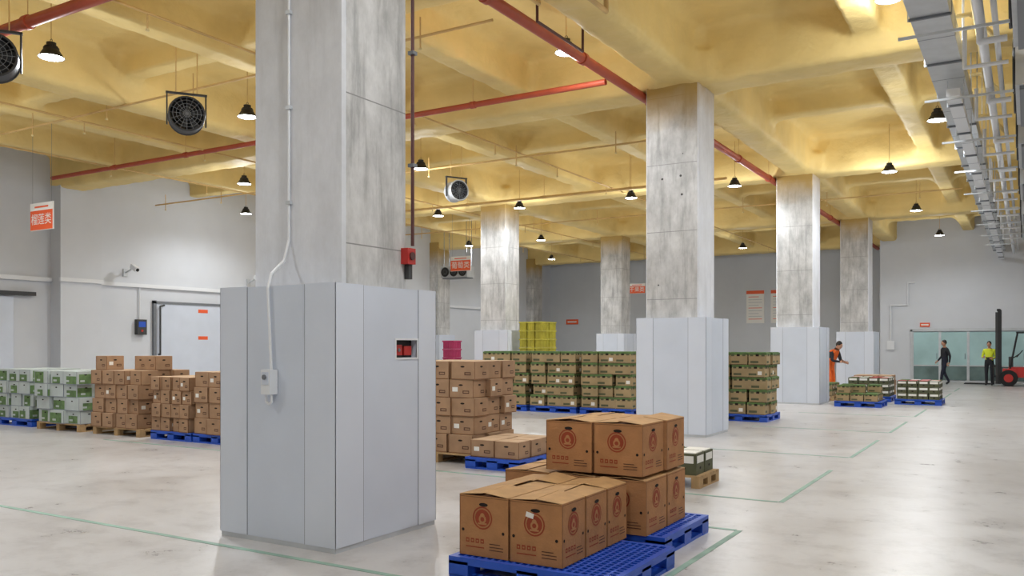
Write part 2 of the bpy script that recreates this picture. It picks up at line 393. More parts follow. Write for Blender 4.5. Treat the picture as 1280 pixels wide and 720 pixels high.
def carton(b,cx,cy,z,sx,sy,sz,rot,style,rr):
    b.M=Matrix.Translation((cx,cy,z))@Matrix.Rotation(rot,4,'Z')
    hx,hy=sx/2,sy/2
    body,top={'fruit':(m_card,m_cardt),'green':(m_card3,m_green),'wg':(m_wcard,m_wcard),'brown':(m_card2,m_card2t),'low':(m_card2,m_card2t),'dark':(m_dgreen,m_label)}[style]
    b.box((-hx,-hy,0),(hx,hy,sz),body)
    sd=sides(sx,sy)
    if style=='fruit':
        for s in (-1,1):
            x=s*hx; rise=rr.uniform(.004,.024); r2=rise+rr.uniform(-.003,.012)
            b.add([(x,-hy,sz),(x,hy,sz),(s*.006,hy,sz+r2),(s*.006,-hy,sz+rise),(x,-hy,sz+.004),(x,hy,sz+.004),(s*.006,hy,sz+r2+.004),(s*.006,-hy,sz+rise+.004)],
                  [(0,1,2,3),(4,7,6,5),(0,3,7,4),(1,5,6,2),(3,2,6,7),(0,4,5,1)],m_cardt)
        for s in (-1,1):
            y=s*hy
            b.add([(-hx+.02,y,sz+.001),(hx-.02,y,sz+.001),(hx-.03,y-s*hy*.5,sz+.004),(-hx+.03,y-s*hy*.5,sz+.004)],[(0,1,2,3)],m_cardd)
        for k,s in enumerate(sd):
            w=s[3]
            srect(b,s,0.004,w-.004,sz-.012,sz-.008,m_cardd); srect(b,s,.002,.007,.002,sz-.002,m_cardd)
            sring(b,s,w*.48,sz*.64,.070,.080,m_print); sring(b,s,w*.48,sz*.64,.0,.060,m_print,off=.0012)
            sring(b,s,w*.48,sz*.62,.0,.030,m_card,off=.002); sring(b,s,w*.48,sz*.68,.0,.018,m_card,off=.0022)
            sring(b,s,w*.48,sz*.62,.0,.016,m_print,off=.0026)
            srect(b,s,w*.48-.035,w*.48+.035,sz*.57-.016,sz*.57-.004,m_card,off=.0022)
            sring(b,s,w*.5,sz*.86,.0,.036,m_hole,sv=.36)
            for uu in (.08,.90): sring(b,s,w*uu,sz*.42,.0,.011,m_hole,off=.002)
            for q in range(4):
                u0=w*.14+q*.04; srect(b,s,u0,u0+.028,sz*.22,sz*.22+.03,m_print); srect(b,s,u0+.007,u0+.021,sz*.22+.008,sz*.22+.02,m_card,off=.0022)
            srect(b,s,w*.14,w*.14+.15,sz*.14,sz*.14+.008,m_print)
            srect(b,s,w*.62,w*.9,sz*.12,sz*.12+.006,m_print2); srect(b,s,w*.62,w*.9,sz*.17,sz*.17+.006,m_print2); srect(b,s,w*.62,w*.84,sz*.22,sz*.22+.006,m_print2)
        if rr.random()<.6: srect(b,sd[0],sx*.32,sx*.32+.06,sz*.74,sz*.74+.035,m_label,off=.003,ang=rr.uniform(-.7,.3))
    elif style in('brown','low'):
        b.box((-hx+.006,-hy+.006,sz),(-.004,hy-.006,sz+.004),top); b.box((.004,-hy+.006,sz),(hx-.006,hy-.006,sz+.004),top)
        for s in sd:
            w=s[3]
            srect(b,s,.003,w-.003,0.003,.012,m_cardd); srect(b,s,.002,.012,0.003,sz-.004,m_cardd)
            sring(b,s,w*.5,sz*.72,0,.035,m_hole,sv=.35,seg=12)
            srect(b,s,w*.58,w*.85,sz*.25,sz*.42,m_print2)
            srect(b,s,w*.62,w*.82,sz*.30,sz*.37,m_card2,off=.002)
            if rr.random()<.2: srect(b,s,w*.15,w*.38,sz*.35,sz*.6,m_label,off=.003)
    elif style=='green':
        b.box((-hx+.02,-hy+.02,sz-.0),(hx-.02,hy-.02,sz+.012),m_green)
        for s in sd:
            w=s[3]
            srect(b,s,.0,w,sz*.82,sz,m_green)
            for q in range(3):
                srect(b,s,w*(.08+.32*q),w*(.08+.32*q)+w*.18,sz*.72,sz*.9,m_hole if q==1 else m_dgreen,off=.002)
            srect(b,s,w*.10,w*.55,sz*.16,sz*.34,m_dgreen); srect(b,s,w*.02,w*.98,.004,.012,m_hole)
            if rr.random()<.25: srect(b,s,w*.62,w*.85,sz*.2,sz*.5,m_label,off=.003)
    elif style=='wg':
        b.box((-hx+.006,-hy+.006,sz),(hx-.006,hy-.006,sz+.004),m_wcard)
        for s in sd:
            w=s[3]
            g=rr.random()
            if g<.85: 
                srect(b,s,w*rr.uniform(.0,.25),w*rr.uniform(.65,.99),sz*.05,sz*rr.uniform(.5,.95),m_lgreen)
                srect(b,s,w*.2,w*.45,sz*.2,sz*.35,m_wcard,off=.002)
            sring(b,s,w*.5,sz*.75,0,.03,m_hole,sv=.4,off=.0025,seg=12); srect(b,s,.0,w,.0,.010,m_seam)
            srect(b,s,.0,.008,.0,sz,m_seam)
    elif style=='dark':
        b.box((-hx+.02,-hy+.02,sz),(hx-.02,hy-.02,sz+.01),rr.choice([m_redb,m_green,m_label]))
        for s in sd:
            w=s[3]; srect(b,s,w*.1,w*.9,sz*.55,sz*.9,m_label); sring(b,s,w*.5,sz*.3,0,.03,m_hole,sv=.5,off=.002,seg=10)
    b.M=Matrix()

def stack(x0,x1,y0,y1,zb,nx,ny,nz,ch,style,jit=.012,extra=0,name='carton_stack',rot=.03):
    b=MB(); sx=(x1-x0)/nx; sy=(y1-y0)/ny; rr=random.Random(int(abs(x0*97+y0*31))+nz)
    for k in range(nz+ (1 if extra>0 else 0)):
        for i in range(nx):
            for j in range(ny):
                if k==nz and rr.random()>extra: continue
                carton(b,x0+sx*(i+.5)+rr.uniform(-jit,jit),y0+sy*(j+.5)+rr.uniform(-jit,jit),zb+.001+k*(ch+.006),sx-.016,sy-.016,ch,rr.uniform(-rot,rot),style,rr)
    return b.build(name)

# foreground pallets and fruit cartons
plastic_pallet(-3.46,-2.2,4.88,5.94,fine=True)
plastic_pallet(-3.8,-2.36,6.16,7.2,fine=True)
rr=random.Random(5)
def one(cx,cy,z,sx,sy,sz,rot):
    b=MB(); carton(b,cx,cy,z,sx,sy,sz,rot,'fruit',rr); b.build('fruit_carton',bevel=.005)
for j in range(3):
    for i in range(2):
        one(-3.43+.205+i*.412,4.96+.175+j*.356,.151,.40,.345,.42,rr.uniform(-.02,.02)+(.03 if i==1 and j==0 else 0))
for j in range(2):
    for i in range(3):
        one(-3.77+.21+i*.426,6.33+.02+j*.44,.151,.415,.43,.42,rr.uniform(-.015,.015))
for j in range(2):
    for i in range(2):
        one(-3.38+.215+i*.43+(.02 if j else 0),6.33+.02+j*.44,.603,.415,.43,.40,rr.uniform(-.02,.02))

# stacks behind near column
wood_pallet(-7.6,-6.4,9.55,10.7); stack(-7.6,-6.4,9.6,10.7,.14,3,3,5,.245,'brown',.03,rot=.05)
plastic_pallet(-6.33,-5.5,9.3,10.35); stack(-6.3,-5.55,9.35,10.3,.15,2,3,1,.22,'low',.01)
wood_pallet(-4.2,-3.15,9.3,10.0); stack(-4.15,-3.2,9.33,9.97,.14,3,2,1,.24,'dark',.008)
# stacks by green cartons
for (a,c) in ((-11.75,-10.45),(-10.35,-9.1),(-9.0,-7.7)):
    plastic_pallet(a,c,18,19.1); stack(a+.02,c-.02,18.02,19.1,.15,3,3,5,.255,'green',.04)
plastic_pallet(-5.85,-4.65,18,19.1); stack(-5.83,-4.67,18.02,19.1,.15,3,3,5,.255,'green',.04)
for (a,c) in ((-13.3,-12.1),(-12.0,-10.8),(-10.7,-9.4),(-9.3,-8.1)):
    wood_pallet(a,c,20.6,21.8); stack(a+.02,c-.02,20.62,21.8,.14,3,3,5,.25,'wg' if a>-11 else 'brown',.02)
# left row
plastic_pallet(-18.0,-16.75,9.5,10.6); stack(-17.98,-16.8,9.5,10.6,.15,3,3,4,.24,'wg',.04)
wood_pallet(-16.4,-15.0,9.4,10.5); stack(-16.4,-15.05,9.4,10.5,.14,3,3,4,.24,'wg',.05)
wood_pallet(-14.6,-13.25,9.4,10.5); stack(-14.6,-13.3,9.4,10.5,.14,4,3,4,.25,'brown',.04,.12,rot=.05)
plastic_pallet(-12.95,-11.9,9.4,10.5); stack(-12.93,-11.92,9.4,10.5,.15,4,3,4,.225,'brown',.03,.0)
plastic_pallet(-11.85,-10.8,9.4,10.5); stack(-11.83,-10.8,9.4,10.5,.15,3,3,4,.25,'brown',.03,.3)
# yellow + magenta crates
def crates(x0,x1,y0,y1,nx,ny,nz,ch,m,name):
    b=MB(); sx=(x1-x0)/nx; sy=(y1-y0)/ny
    for k in range(nz):
        for i in range(nx):
            for j in range(ny):
                ax,ay,az=x0+i*sx+.01,y0+j*sy+.01,.141+k*ch; bx,by=ax+sx-.02,ay+sy-.02
                b.box((ax+.02,ay+.02,az),(bx-.02,by-.02,az+ch-.02),m)
                b.box((ax,ay,az+ch-.05),(bx,by,az+ch-.005),m)
                for q in range(5): 
                    xx=ax+.05+q*(sx-.12)/4; b.box((xx-.008,ay+.005,az),(xx+.008,ay+.02,az+ch-.05),m)
                    yy=ay+.05+q*(sy-.12)/4; b.box((bx-.02,yy-.008,az),(bx-.005,yy+.008,az+ch-.05),m)
    b.build(name)
wood_pallet(-14.35,-13.4,24.2,25.2); crates(-14.35,-13.45,24.2,25.2,3,2,8,.28,m_yell,'plastic_crate_stack')
wood_pallet(-16.2,-15.6,22.4,23.4); crates(-16.15,-15.7,22.4,22.9,1,1,6,.27,m_mag,'plastic_crate_stack')
# far right low pallets
plastic_pallet(-4.35,-3.2,23.6,24.7); stack(-4.3,-3.3,23.6,24.6,.15,3,3,1,.2,'green',.02,.2)
plastic_pallet(-3.1,-1.95,25.3,26.4); stack(-3.05,-2.0,25.3,26.4,.15,4,3,3,.16,'dark',.01)
plastic_pallet(-4.5,-3.3,26.2,27.3); stack(-4.45,-3.35,26.2,27.3,.15,4,3,3,.17,'dark',.01)
wood_pallet(-6.0,-4.8,26.0,27.1); stack(-5.95,-4.85,26.0,27.1,.14,3,3,2,.17,'green',.02)
wood_pallet(-4.9,-3.7,29.5,30.6); stack(-4.85,-3.7,29.5,30.6,.14,3,3,3,.16,'brown',.02)

# ------------------------------------------------------------ lamps (x,y,z,spill)
lamps=[(-12.7,7.5),(-12.8,11.4),(-18.2,16.1),(-12.9,17.0),(-17.1,23.5),(-10.1,23.6),(-6.9,23.3),(-3.1,30.6),(-13.9,23.5),(-17.4,31.2),
 (-3.0,23.5,6.0,120),(-21.1,31.3),(-20.8,38.4),(-1.5,18.5),(-11,31),(-11,38.4),(-3,38),(-8.5,6),(-8.8,1),(-2.0,4.5),(-1.68,13.1,6.5,75),(-18.5,8.5),(-22.3,19.8),(-18.5,2),(3,8),(3,20),(3,32),(-1.5,-1.5),(-6.5,12.5,6.42,45)]
for i,q0 in enumerate(lamps):
    x,y=q0[:2]; z=q0[2] if len(q0)>2 else 5.98; sp=q0[3] if len(q0)>3 else 58; k=.86
    b=MB()
    b.cyl((x,y,z+.12),(x,y,z),.13*k,m_black,r1=.215*k,seg=28,cap=False)
    b.cyl((x,y,z),(x,y,z+.015),.217*k,m_black,r1=.21*k,seg=28,cap=False)
    b.cyl((x,y,z+.12),(x,y,z+.15),.13*k,m_black,seg=24); b.cyl((x,y,z+.15),(x,y,z+.23),.08*k,m_black,seg=20)
    for q in range(10):
        t=math.pi*q/10; dx,dy=math.cos(t)*.11*k,math.sin(t)*.11*k
        b.cyl((x-dx,y-dy,z+.17),(x+dx,y+dy,z+.17),.006,m_black,seg=6)
    b.cyl((x,y,z+.005),(x,y,z+.02),.20*k,m_glow,seg=28)
    b.torus((x,y,z+.26),(0,1,0),.025,.005,m_dgrey,12,6)
    b.cyl((x,y,z+.28),(x,y,7.22),.007,m_ypipe,seg=6)
    lo=b.build('high_bay_lamp')
    for (nm,ty,pw,ang) in (('lamp_beam','SPOT',335,math.radians(168)),('lamp_spill','POINT',sp,0)):
        l=bpy.data.lights.new(nm,ty); l.energy=pw; l.color=(.93,.97,1.0); l.shadow_soft_size=.14
        if ty=='SPOT': l.spot_size=ang; l.spot_blend=.55
        o=bpy.data.objects.new(nm,l); COL.objects.link(o); o.parent=lo; o.location=(0,0,-.05 if ty=='SPOT' else -.18)

# ------------------------------------------------------------ ceiling pipes
def pipe(name,pts,r,m,flanges=True):
    b=MB(); b.tube(pts,r,m,seg=14)
    if flanges:
        for a,c in zip(pts[:-1],pts[1:]):
            a=Vector(a);c=Vector(c);L=(c-a).length;d=(c-a).normalized()
            n=int(L/3)
            for i in range(1,n+1):
                p=a+d*(L*i/(n+1)); b.cyl(p-d*.05,p+d*.05,r*1.25,m,seg=14)
                if abs(d.z)<.5: b.cyl(p,(p.x,p.y,7.2),.008,m_ypipe,seg=6,cap=False)
    return b.build(name)
pipe('fire_main_pipe',[(-22.8,13.5,6.17),(-6.25,13.5,6.17)],.055,m_red)
pipe('fire_main_pipe',[(-6.12,6.6,6.22),(-6.12,44,6.22)],.08,m_red)
pipe('fire_main_pipe',[(-24.5,6.75,6.14),(-9.5,6.75,6.14)],.08,m_red)
pipe('fire_main_pipe',[(-24,22.9,6.14),(-7,22.9,6.14)],.04,m_ypipe)
def sprinkler_line(x,ys,ye,z=6.2):
    b=MB(); b.cyl((x,ys,z),(x,ye,z),.020,m_ypipe,seg=8)
    y=ys+.6
    while y<ye:
        b.cyl((x,y,z),(x,y,z-.22),.012,m_ypipe,seg=6); b.cyl((x,y,z-.22),(x,y,z-.25),.025,m_cream,seg=8)
        y+=3.0
    b.build('sprinkler_pipe')
for x in (-20.2,-16.6,-10.4): sprinkler_line(x,6.9,44)
def cross_line(y,xa,xb,z=6.1):
    b=MB(); b.cyl((xa,y,z),(xb,y,z),.022,m_ypipe,seg=8)
    x=xa+.5
    while x<xb:
        b.cyl((x,y,z-.18),(x,y,z+.3),.012,m_ypipe,seg=6); b.cyl((x,y,z-.2),(x,y,z-.17),.025,m_cream,seg=8); x+=2.6
    b.build('sprinkler_pipe')
cross_line(17.6,-24,-6.5); cross_line(27.6,-24,-1.6); cross_line(10.4,-24,-6.6,6.3)
b=MB()
b.tube([(-6.0,9.3,6.5),(-4.9,9.3,6.5),(-4.9,9.3,6.15),(-4.9,10.6,6.15),(-4.9,10.6,6.4)],.035,m_ypipe)
b.tube([(-5.5,8.2,6.5),(-5.5,8.2,6.1),(-5.5,9.8,6.1),(-5.5,9.8,6.4)],.025,m_ypipe)
b.tube([(-5.75,10.2,6.4),(-5.75,10.2,6.05),(-5.75,11.6,6.05),(-5.75,11.6,6.4)],.02,m_dred)
b.build('branch_pipe')

# ------------------------------------------------------------ axial fans
def axial_fan(x,y,z,r,yaw,m):
    b=MB(); b.M=Matrix.Translation((x,y,z))@Matrix.Rotation(yaw,4,'Z')
    b.cyl((0,-.17,0),(0,.17,0),r,m,seg=28,cap=False); b.cyl((0,.17,0),(0,-.17,0),r*.97,m_black,seg=28,cap=False)
    b.torus((0,-.17,0),(0,1,0),r,.018,m,28,6); b.torus((0,.17,0),(0,1,0),r,.018,m,28,6)
    b.ring((0,.165,0),(1,0,0),(0,0,1),0,r*.96,m_black)
    for k in range(1,5): b.torus((0,-.18,0),(0,1,0),r*k/5,.004,m_grey,24,5)
    for k in range(8):
        t=math.pi*k/8; b.cyl((-math.cos(t)*r,-.18,-math.sin(t)*r),(math.cos(t)*r,-.18,math.sin(t)*r),.004,m_grey,seg=6)
    b.cyl((0,-.1,0),(0,.1,0),r*.25,m_dgrey,seg=16)
    for k in range(6):
        t=2*math.pi*k/6; c,s=math.cos(t),math.sin(t)
        b.quad([(c*r*.2-s*.05,-.05,s*r*.2+c*.05),(c*r*.9-s*.11,-.06,s*r*.9+c*.11),(c*r*.9+s*.09,.05,s*r*.9-c*.09),(c*r*.2+s*.04,.05,s*r*.2-c*.04)],m_dgrey)
    for s in (-1,1):
        b.box((s*(r+.03)-.012,-.03,-r*.6),(s*(r+.03)+.012,.03,r+.1),m_dgrey)
    b.box((-r-.05,-.03,r+.08),(r+.05,.03,r+.11),m_dgrey)
    for s in (-1,1): b.cyl((s*r*.6,0,r+.1),(s*r*.6,0,7.2-z),.009,m_ypipe,seg=8)
    b.M=Matrix(); b.build('axial_fan')
axial_fan(-12.65,9.9,5.64,.29,.95,m_dgrey)
axial_fan(-12.8,18.4,5.64,.26,1.1,m_galv)
axial_fan(-12.28,6.45,5.6,.29,.95,m_dgrey)

def unit_cooler(x0,x1,y0,y1,z0,z1,nf,face):
    b=MB(); b.box((x0,y0,z0),(x1,y1,z1),m_galv)
    for k in range(nf):
        if face=='-Y':
            w=(x1-x0)/nf; cx=x0+w*(k+.5); zc=(z0+z1)/2; r=min(w,z1-z0)*.42
            b.ring((cx,y0-.012,zc),(1,0,0),(0,0,1),0,r,m_black); b.torus((cx,y0-.02,zc),(0,1,0),r,.02,m_dgrey,24,6); b.torus((cx,y0-.03,zc),(0,1,0),r*.6,.008,m_grey,20,5); b.torus((cx,y0-.03,zc),(0,1,0),r*.3,.008,m_grey,16,5)
        else:
            w=(y1-y0)/nf; cy=y0+w*(k+.5); zc=(z0+z1)/2; r=min(w,z1-z0)*.42
            b.ring((x0-.012,cy,zc),(0,1,0),(0,0,1),0,r,m_black); b.torus((x0-.02,cy,zc),(1,0,0),r,.02,m_dgrey,24,6); b.torus((x0-.03,cy,zc),(1,0,0),r*.6,.008,m_grey,20,5); b.torus((x0-.03,cy,zc),(1,0,0),r*.3,.008,m_grey,16,5)
    b.box((x0+.05,y0+.05,z0-.05),(x1-.05,y1-.05,z0),m_grey)
    for px in (x0+.1,x1-.1):
        for py in (y0+.1,y1-.1): b.cyl((px,py,z1),(px,py,7.22),.012,m_grey,seg=8)
    b.build('unit_cooler')
unit_cooler(-22.4,-21.0,31.0,31.6,4.6,5.1,3,'-Y')
for ys in (9.2,13.3,17.2,21.5,26.5,31):
    unit_cooler(-.14,.8,ys,ys+2.4,5.1,5.95,2,'-X')

# cable trays
def tray(x0,x1,z0,z1,ys,ye,m):
    b=MB(); b.box((x0,ys,z0),(x1,ye,z1),m)
    y=ys+.5
    while y<ye:
        b.box((x0-.012,y,z0-.03),(x1+.012,y+.04,z0),m_grey)
        for x in (x0-.02,x1+.02): b.cyl((x,y+.02,z0-.03),(x,y+.02,7.22),.008,m_galv,seg=6)
        b.box((x0-.003,y+.9,z0-.002),(x1+.003,y+.915,z1+.002),m_seam)
        y+=2.0
    b.build('cable_trunking')
tray(-1.24,-.80,5.62,5.9,5,41.8,m_galv)
tray(-1.02,-.84,5.25,5.36,14,41.8,m_white)
b=MB()
b.cyl((-.48,6,5.45),(-.48,41.5,5.45),.055,m_white); b.cyl((-.34,6,5.62),(-.34,41.5,5.62),.035,m_white); b.cyl((-.58,6,5.9),(-.58,41.5,5.9),.03,m_cream)
y=8.6
while y<34:
    b.tube([(-.48,y,5.45),(-.48,y,5.2),(-.2,y,5.2)],.04,m_white)
    b.tube([(-.68,y+.7,5.6),(-.68,y+.7,5.12),(-.2,y+.7,5.12)],.026,m_white)
    b.tube([(-.34,y+1.3,5.62),(-.64,y+1.3,5.99),(-1.35,y+1.3,5.99)],.03,m_cream)
    b.box((-1.25,y+1.9,5.05),(-.16,y+1.93,5.08),m_galv)
    y+=2.9
b.build('refrigeration_pipework')
b=MB()
pts=[]
for i in range(9): pts.append((-.74+.05*i,9.6+.1*i,5.58-.25*math.sin(math.pi*i/8)))
b.tube(pts,.012,m_black); b.build('loose_cable')

# ------------------------------------------------------------ left wall fittings
b=MB()
b.box((-25,18.2,0),(-24.9,18.30,3.1),m_grey); b.box((-25,21.4,0),(-24.9,21.5,3.1),m_grey); b.box((-25,18.2,3.0),(-24.9,21.5,3.08),m_grey)
b.box((-25,18.30,0.02),(-24.93,21.4,3.0),m_panel)
b.box((-24.93,20.0,2.74),(-24.92,20.4,2.86),m_orange); b.box((-24.93,20.0,1.8),(-24.92,20.4,1.92),m_orange)
b.tube([(-24.92,18.4,1.3),(-24.84,18.4,1.3),(-24.84,18.4,2.9),(-24.9,18.6,2.95)],.03,m_dgrey)
b.build('door_1')
b=MB(); b.box((-25,10.8,0.02),(-24.9,13.6,3.0),m_panel); b.box((-24.95,9.8,3.05),(-24.8,14.2,3.16),m_dgrey); b.box((-25,10.78,0),(-24.89,10.83,3.02),m_grey); b.build('door_2')
b=MB(); b.box((-25,17.55,1.95),(-24.85,17.9,2.45),m_dgrey); b.box((-24.85,17.6,2.2),(-24.84,17.85,2.38),m_blue); b.cyl((-24.85,17.72,2.08),(-24.83,17.72,2.08),.04,m_redb)
b.cyl((-24.95,17.7,2.45),(-24.95,17.7,3.5),.02,m_white); b.build('door_control_box')
b=MB(); b.box((-25,-4,3.5),(-24.9,14.74,3.62),m_white); b.box((-24.5,14.7,3.5),(-24.42,16.08,3.62),m_white); b.box((-25,16.06,3.5),(-24.9,42,3.62),m_white); b.build('wall_conduit')
def bracket_light(y,z=3.95):
    b=MB(); b.box((-25,y-.08,z-.12),(-24.95,y+.08,z+.12),m_galv); b.tube([(-24.96,y,z),(-24.7,y,z+.08),(-24.6,y,z+.16)],.025,m_galv)
    b.M=Matrix.Translation((-24.5,y,z+.14))@Matrix.Rotation(.5,4,'Y'); b.box((-.14,-.07,-.07),(.16,.07,.07),m_white); b.cyl((.16,0,0),(.19,0,0),.05,m_black); b.M=Matrix(); b.build('security_camera')
for y in (12.4,17.2,22.3): bracket_light(y)

def hang_sign(cx,y,cz,w,h,txt):
    b=MB(); b.box((cx-w/2,y,cz-h/2),(cx+w/2,y+.03,cz+h/2),m_signw)
    b.box((cx-w/2+.01,y-.004,cz-h/2+.01),(cx+w/2-.01,y,cz+h*.22),m_orange)
    b.box((cx-w*.3,y-.003,cz+h*.32),(cx+w*.3,y,cz+h*.38),m_orange)
    for s in (-1,1): b.cyl((cx+s*w*.42,y+.015,cz+h/2),(cx+s*w*.42,y+.015,7.2),.004,m_grey,seg=6)
    o=b.build('hanging_sign')
    text_mesh(txt,w*.30,(cx,y-.007,cz-h*.13),(math.pi/2,0,0),m_signw,o)
hang_sign(-19.7,11.4,4.62,.92,.64,'榴莲类')
hang_sign(-19.9,28.9,4.95,1.0,.6,'葡萄类')
hang_sign(-16.8,40,4.45,.9,.5,'干果类')

def poster(xc,zc,w,h):
    b=MB(); b.box((xc-w/2,45.97,zc-h/2),(xc+w/2,46,zc+h/2),m_signw)
    b.box((xc-w/2,45.965,zc+h*.4),(xc+w/2,45.97,zc+h/2),m_orange)
    for k in range(9): b.box((xc-w*.38,45.966,zc+h*.3-k*h*.085),(xc+w*(.38 if k%3 else .2),45.97,zc+h*.3-k*h*.085+.03),m_galv if k%4 else m_orange)
    b.build('wall_poster')
for xc in (-12.5,-11.2,-9.9): poster(xc,3.65,.95,1.75)
for xc,zc in ((-23.5,3.0),):
    b=MB(); b.box((xc-.4,45.96,zc-.15),(xc+.4,46,zc+.15),m_orange); b.box((xc-.3,45.955,zc-.04),(xc+.3,45.96,zc+.04),m_signw); b.build('direction_sign')
b=MB(); b.box((-4.1,41.96,2.42),(-3.7,42,2.6),m_orange); b.box((-4.05,41.955,2.48),(-3.75,41.96,2.54),m_signw); b.build('direction_sign')
b=MB(); b.tube([(-5.3,41.95,3.4),(-4.6,41.95,3.4),(-4.6,41.95,4.4),(-4.3,41.95,4.4)],.03,m_white); b.tube([(-5.3,41.95,1.8),(-5.3,41.95,3.4)],.03,m_white); b.box((-5.45,41.9,1.4),(-5.15,42,1.8),m_white); b.build('wall_conduit')

b=MB(); gx0,gx1=-4.4,2.2
b.box((gx0-.08,41.9,0),(gx0,42,2.3),m_galv); b.box((gx1,41.9,0),(gx1+.08,42,2.3),m_galv); b.box((gx0-.08,41.9,2.22),(gx1+.08,42,2.34),m_galv); b.box((gx0,41.88,0),(gx1,42,.06),m_galv)
n=6
for i in range(n):
    a=gx0+(gx1-gx0)*i/n; c=gx0+(gx1-gx0)*(i+1)/n
    b.box((a+.05,41.95,.7),(c-.05,41.96,2.18),m_glass); b.box((a+.05,41.95,.08),(c-.05,41.96,.7),m_glassd)
    b.box((a,41.92,.06),(a+.05,41.98,2.22),m_galv); b.box((c-.05,41.92,.06),(c,41.98,2.22),m_galv); b.box((a+.05,41.93,.68),(c-.05,41.97,.73),m_galv)
    b.cyl((c-.12,41.9,1.0),(c-.12,41.9,1.25),.012,m_grey,seg=8)
b.build('door_3')

# ------------------------------------------------------------ forklift (faces -X)
def forklift(cx,cy):
    b=MB(); b.M=Matrix.Translation((cx,cy,0))
    for y in (-.42,.42):
        for (x,r) in ((-.75,.32),(.75,.27)):
            b.cyl((x,y-.1,r),(x,y+.1,r),r,m_tyre,seg=24); b.cyl((x,y-.11,r),(x,y+.11,r),r*.5,m_fred,seg=16)
    b.box((-.75,-.42,.35),(.5,.42,.75),m_fred); b.box((-.95,-.5,.55),(-.5,.5,.68),m_fred)
    b.box((.35,-.5,.3),(1.15,.5,1.1),m_fred); b.box((.45,-.4,1.1),(1.0,.4,1.18),m_dgrey)
    b.box((-.1,-.28,.75),(.4,.28,1.0),m_black); b.box((.32,-.26,1.0),(.45,.26,1.5),m_black)
    b.box((-.75,-.4,.7),(-.6,.4,1.15),m_dgrey); b.cyl((-.6,0,1.1),(-.4,0,1.25),.02,m_black); b.torus((-.38,0,1.27),(-.8,0,.6),.16,.018,m_black)
    for y in (-.42,.42):
        b.cyl((-.7,y,.7),(-.45,y,2.1),.03,m_black,seg=8); b.cyl((.9,y,1.1),(.65,y,2.1),.03,m_black,seg=8); b.box((-.5,y-.03,2.07),(.7,y+.03,2.13),m_black)
    for k in range(7): b.box((-.5+.19*k,-.42,2.08),(-.46+.19*k,.42,2.12),m_black)
    for y in (-.32,.32):
        b.box((-1.12,y-.05,.08),(-1.0,y+.05,3.0),m_black); b.box((-1.2,y-.035,.08),(-1.12,y+.035,2.9),m_dgrey)
    for z in (.3,1.3,2.2,2.95): b.box((-1.15,-.35,z),(-1.03,.35,z+.08),m_black)
    b.cyl((-1.06,0,.2),(-1.06,0,2.2),.04,m_grey); b.box((-1.25,-.5,.35),(-1.19,.5,.42),m_black); b.box((-1.25,-.5,.75),(-1.19,.5,.82),m_black)
    for y in (-.3,.3): b.box((-1.29,y-.05,.06),(-1.24,y+.05,.85),m_black); b.box((-2.3,y-.05,.05),(-1.24,y+.05,.09),m_black)
    b.M=Matrix(); return b.build('forklift')
forklift(.12,38.9)

